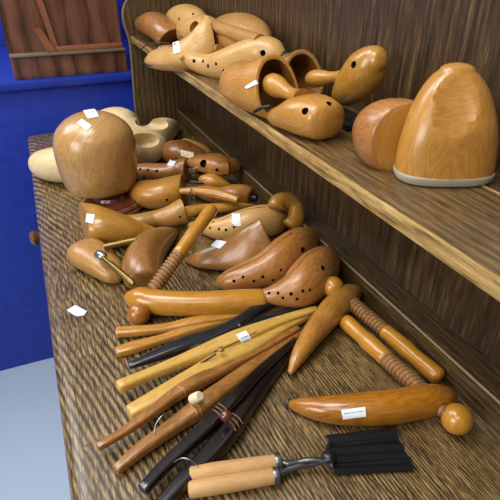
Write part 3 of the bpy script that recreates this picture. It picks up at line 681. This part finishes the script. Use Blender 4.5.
q = blade('jaw', [(143, 490, 6, .9), (165, 466, 6.5, .9), (190, 443, 7, .9), (212, 422, 8, .9), (232, 402, 8, .9), (262, 370, 5, .7), (296, 340, 3, .7)], 'ebony', g, lift=.008)
q2 = blade('jaw', [(155, 512, 7, .9), (180, 485, 8, .9), (205, 460, 9, .9), (228, 434, 9.5, .9), (245, 410, 8, .8), (272, 375, 5, .7), (300, 345, 3, .7)], 'ebony', g, lift=.002)
for (x0, y0, x1, y1, w_) in ((212, 409, 222, 419, q), (215, 406, 225, 416, q), (218, 403, 228, 413, q), (229, 416, 240, 428, q2), (232, 413, 243, 424, q2), (226, 419, 236, 431, q2)):
    seam(w_, [(x0, y0), ((x0 + x1) / 2 + 1, (y0 + y1) / 2 - 1), (x1, y1)], .0004, 'turned_ring', 'tan')
ball('end_button', W(226, 416, TABLE + .034), .0065, 'mahogany', g)
tube('wire_spring', [W(174, 462, TABLE + .02), W(182, 458, TABLE + .028), W(190, 460, TABLE + .028), W(198, 466, TABLE + .022)], .0007, 'steel', g)

# ------------------------------------------------------------------ crimping tongs
g = thing('crimping_tongs', 'iron crimping tongs with two bare wooden handles and fluted black blades', 'tongs', W(300, 467))
for (x0, y0, x1, y1, z) in ((189, 475, 277, 462, .012), (188, 490, 275, 476, .009)):
    A, B = W(x0, y0, TABLE + z), W(x1, y1, TABLE + z)
    h_ = lathe('wooden_handle', A, B, [(0, .004), (.01, .007), (.03, .0082), (.3, .0088), (.6, .0085), (.97, .0078), (1, .007)], 'handle', g, 22)
    D = (B - A).normalized(); lathe('ferrule', B - D * .002, B + D * .005, [(0, .0088), (.3, .0095), (.8, .009), (1, .006)], 'armsteel', g, 18)
tube('iron_arm', [W(278, 461, TABLE + .012), W(288, 464, TABLE + .012), W(298, 462, TABLE + .012), W(314, 460, TABLE + .014), W(330, 463, TABLE + .012)], .0033, 'armsteel', g, n=26)
tube('iron_arm', [W(277, 476, TABLE + .009), W(287, 470, TABLE + .009), W(299, 466, TABLE + .01), W(313, 464, TABLE + .009), W(330, 457, TABLE + .014)], .0033, 'armsteel', g, n=26)
P = W(329, 459, TABLE + .012); ball('hinge', P + Vector((0, 0, .003)), .008, 'iron', g, sq=.7)
def flute(A, B, w0, w1, z, name):
    """one crimping blade: a creased plate, folded down its length"""
    A, B = Vector(A), Vector(B); D = (B - A).normalized(); S = D.cross(Vector((0, 0, 1))).normalized(); V = []; F = []
    pr = [(-1, 0), (-.55, .35), (-.1, 1), (.3, .45), (.7, .6), (1, .05)]
    k = len(pr)
    for (Pt, w) in ((A, w0), (A.lerp(B, .06), w1), (B, w1)):
        for off in (0, -.0022):
            for (s_, h) in pr: V.append(Pt + S * (w * s_) + Vector((0, 0, z * h + off)))
    for r in range(2):
        a0, b0 = r * 2 * k, (r + 1) * 2 * k
        for i in range(k - 1): F += [(a0 + i, a0 + i + 1, b0 + i + 1, b0 + i), (a0 + k + i, b0 + k + i, b0 + k + i + 1, a0 + k + i + 1)]
        F += [(a0, b0, b0 + k, a0 + k), (a0 + k - 1, a0 + 2 * k - 1, b0 + 2 * k - 1, b0 + k - 1)]
    for i in range(k - 1): F += [(i, k + i, k + i + 1, i + 1), (4 * k + i, 4 * k + i + 1, 5 * k + i + 1, 5 * k + i)]
    return mesh(name, V, F, 'iron', g, smooth=False)
flute(W(328, 443, TABLE + .010), W(396, 436, TABLE + .010), .010, .0108, .007, 'fluted_blade')
flute(W(330, 455, TABLE + .012), W(403, 450, TABLE + .012), .009, .0098, .009, 'fluted_blade')
flute(W(333, 467, TABLE + .004), W(410, 463, TABLE + .004), .0075, .0085, .009, 'fluted_blade')
tube('cross_link', [W(330, 444, TABLE + .014), W(328, 455, TABLE + .016), W(333, 468, TABLE + .012)], .003, 'iron', g, n=14)

# ------------------------------------------------------------------ paper scrap
V = []; 
for (x, y) in ((67, 310), (75, 305), (87, 311), (84, 315), (77, 316), (71, 313)): V.append(W(x, y, TABLE + .0012))
V2 = [v - Vector((0, 0, .0008)) for v in V]; k = len(V)
tag(mesh('paper_scrap', V + V2, [tuple(range(k)), tuple(range(k, 2 * k))[::-1]] + [(i, (i + 1) % k, k + (i + 1) % k, k + i) for i in range(k)], 'paper', None, smooth=False), 'small white paper tag lying loose near the front edge of the dresser', 'paper')

# ------------------------------------------------------------------ on the shelf
G4 = 'shoe trees on the upper shelf'
def stree(label, px, py): return thing('shoe_tree', label, 'shoe tree', W(px, py, SH), G4)
t = stree('orange shoe tree with wire hoop at the far left end of the shelf', 160, 46)
q = loft('toe_block', outline([(137, 22), (143, 17.5), (157, 13.4), (168, 18.5), (179, 28.5)], [(138, 26), (142, 31), (152, 37), (158, 43), (162, 48)], .9), SH, 'orange', t, caps=('round', 'flat'), capmat='brown', shear=(-.35, 0), cap=.5, xs=[.300, .31, .325, .335])
q = loft('heel_block', [(162, 50, 4.5, .8), (170, 50, 5.5, .8), (180, 51, 5, .8)], SH, 'orange', t)
tube('wire_hoop', [W(170, 43, SH + .03), W(158, 43, SH + .028), W(146, 45, SH + .024), (W(139, 54, SH + .01)), W(144, 63, SH + .004), W(152, 66, SH + .012)], .0013, 'iron', t, n=30)
lathe('metal_fitting', W(178, 37, SH + .035), W(186, 35, SH + .035), [(0, .002), (.5, .002), (.55, .005), (1, .004)], 'steel', t)
t = stree('pale shoe tree with tall wedge instep and hanging white tag', 185, 75)
q = loft('toe_block', outline([(148, 58), (151, 53), (162, 49), (174, 48), (185, 41), (197, 30), (207, 20.5)], [(149, 62), (154, 66), (165, 69.5), (178, 70.5), (190, 70), (199, 68), (207, 65)], [.7, .75, .85, 1.1, 1.5]), SH, 'pale', t, caps=('round', 'flat'), capmat='umber', egg=.3, p=2.1, cap=.5, zf=0, shear=(-.75, 0), xs=[.245, .26, .275, .295, .32, .338])
sticker(q, [(173, 43), (179, 41), (181, 52), (174, 54)], 'price_tag')
lathe('spindle', onx(206, 50, .335), onx(220, 49, .345), [(0, .010), (1, .009)], 'umber', t)
t = stree('pale rounded shoe tree with two holes at the back of the shelf', 180, 30)
q = loft('toe_block', outline([(166, 20), (177, 9.5), (187, 7), (198, 13), (204, 20)], [(168, 24), (178, 32), (188, 34), (198, 34), (204, 28)], 1.0), SH, 'pale', t, xs=.385)
drill(q, [(179, 19, 1.8), (193, 14, 1.6)])
t = stree('brown hollow shoe tree half with pale rim behind the wedge', 200, 42)
q = loft('toe_block', outline([(183, 28), (188, 20), (197, 17), (208, 19), (214, 26)], [(183, 34), (188, 42), (197, 46), (208, 44), (214, 34)], .9), SH, 'pale', t, xs=.385)
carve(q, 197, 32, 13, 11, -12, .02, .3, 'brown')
t = stree('pale shoe tree with thick cylindrical rod lying over it', 240, 60)
lathe('cylinder_rod', onx(214, 26, .352), onx(260, 42, .372), [(0, .008), (.02, .0105), (.06, .0118), (.5, .0128), (1, .013)], 'tan', t, 26)
q = loft('toe_block', outline([(219, 28), (225, 19), (239, 16.5), (254, 23), (264, 36)], [(221, 46), (228, 50), (240, 54), (252, 56), (264, 50)], .9), SH, 'tan', t, xs=.395)
q = loft('heel_block', outline([(223, 44), (232, 44), (244, 46)], [(225, 54), (234, 56), (246, 58)], .8), SH, 'honey', t, xs=.37)
t = stree('long pale perforated shoe last, the longest piece on the shelf', 235, 78)
q = loft('last_body', outline([(180, 55), (194, 53), (213, 54.5), (232, 48), (252, 40), (266, 37), (276, 41), (284, 51)], [(181, 59), (188, 66), (200, 73.6), (222, 80), (239, 77), (258, 71), (272, 67), (284, 62)], [.8, .9, 1.0, 1.0]), SH, 'pale', t, caps=('round', 'flat'), capmat='tan', shear=(-.1, 0), cap=.6, xs=[.272, .297, .330, .362, .388, .403])
drill(q, [(194, 61, 1.8), (203, 61, 1.7), (208, 66, 1.9), (216, 64, 1.8), (224, 71, 2.0), (263, 53, 3.0)])
lathe('iron_pin', onx(284, 56, .40), onx(289, 58, .40), [(0, .008), (1, .006)], 'iron', t)

def knob(t, P0, P1, r):
    lathe('turned_knob', P0, P1, [(0, r * .15), (.02, r * .45), (.07, r * .75), (.16, r * .97), (.26, r), (.38, r * .92), (.55, r * .66), (.7, r * .56), (.85, r * .62), (1, r * .95)], 'honey', t, 28)
CUT = .6
t = thing('shoe_tree', 'large honey shoe tree with hollow toe and small tag, midway along the shelf', 'shoe tree', (.31, .65, SH), G4)
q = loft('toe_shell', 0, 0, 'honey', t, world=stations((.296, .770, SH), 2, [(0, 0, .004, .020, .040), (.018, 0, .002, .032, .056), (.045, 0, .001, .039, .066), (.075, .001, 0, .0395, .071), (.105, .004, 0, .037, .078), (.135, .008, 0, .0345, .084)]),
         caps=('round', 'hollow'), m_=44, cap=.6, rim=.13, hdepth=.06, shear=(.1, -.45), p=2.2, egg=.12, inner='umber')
sticker(q, [(245, 87), (256, 80), (258, 84), (247, 89)])
h = loft('heel_block', 0, 0, 'honey', t, world=stations((.297, .770, SH), 5, [(.160, 0, .0, .030, .026), (.176, 0, 0, .034, .034), (.198, .0, 0, .035, .047), (.222, .002, 0, .034, .052), (.245, .004, .002, .028, .047)]), m_=40, p=2.4, cap=.5, caps=('flat', 'round'), shear0=(0, -.2))
drill(h, [(305, 111, 3.8), (329, 103, 3)])
knob(t, Vector((.300, .652, SH + .050)), Vector((.312, .572, SH + .042)), .0150)
tube('hinge_spring', [Vector((.268, .622, SH + .018)), Vector((.274, .610, SH + .026)), Vector((.282, .60, SH + .03))], .0024, 'iron', t, n=10)
t = thing('shoe_tree', 'tan shoe tree with ring shaped toe and upright heel by the backboard', 'shoe tree', (.385, .7, SH), G4)
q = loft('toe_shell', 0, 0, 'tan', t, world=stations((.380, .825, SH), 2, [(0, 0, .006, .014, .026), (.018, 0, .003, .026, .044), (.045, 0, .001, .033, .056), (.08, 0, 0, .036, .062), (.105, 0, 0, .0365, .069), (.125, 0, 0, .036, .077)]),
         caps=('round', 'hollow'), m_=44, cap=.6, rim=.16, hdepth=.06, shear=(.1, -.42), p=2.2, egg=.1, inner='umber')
h = loft('heel_block', outline([(336, 92), (342, 77), (350, 62), (359, 50), (370, 46), (378, 51)], [(337, 102), (346, 105), (356, 104), (367, 97), (377, 84), (382, 68)], [1.0, 1.0, 1.0]), SH, 'amber', t, m_=36, p=2.2, cap=.4, xs=[.395, .392, .39, .39])
drill(h, [(353.5, 64.6, 3.6)])
knob(t, Vector((.375, .672, SH + .042)), Vector((.39, .590, SH + .062)), .0125)
box('iron_foot', .368, .412, .545, .655, SH + .0003, SH + .010, 'iron', t, .003)
t = thing('shoe_tree', 'huge honey shoe tree nearest the camera, standing on its grey rimmed cut end', 'shoe tree', (.375, .385, SH), G4)
Zv = Vector((0, 0, 1)); Nv = Vector((-FW.x, -FW.y, 0)).normalized()
def up(st, org, n=26):
    O = Vector(org); return [(O + Nv * o_ + Zv * z, (Zv + Nv * sl).normalized(), RT, RT.cross(Zv).normalized() * -1, a, b_) for z, o_, a, b_, sl in cr(st, n)]
q = loft('toe_block', 0, 0, 'honey', t, world=up([(.009, .004, .0500, .030, 0), (.03, .002, .0492, .030, 0), (.052, 0, .0455, .029, 0), (.072, -.004, .0395, .026, 0), (.088, -.007, .0320, .022, 0), (.099, -.010, .0240, .017, 0), (.105, -.011, .0170, .013, 0)], (.378, .378, SH), 30), caps=('flat', 'round'), m_=48, p=2.5, cap=.55)
carve(q, 444, 132, 50, 92, -3, .02, -.9, 'honey')
loft('grey_sole_rim', 0, 0, 'greyrim', t, world=up([(.0022, .004, .0490, .029, 0), (.006, .004, .0505, .0302, 0), (.0095, .004, .0506, .0304, 0)], (.378, .378, SH), 6), caps=('flat', 'flat'), m_=48, p=2.7)
q = loft('heel_block', outline([(366, 124), (374, 109), (386, 102), (400, 102), (408, 106)], [(365, 140), (370, 153), (380, 164), (392, 171), (402, 172)], 1.0), SH, 'rose', t, m_=36, cap=.5, xs=[.352, .35, .35, .352], caps=('round', 'flat'), capmat='honey', shear=(-.3, 0))
for o in list(bpy.data.objects):
    if o.name.startswith('cut'): bpy.data.objects.remove(o)
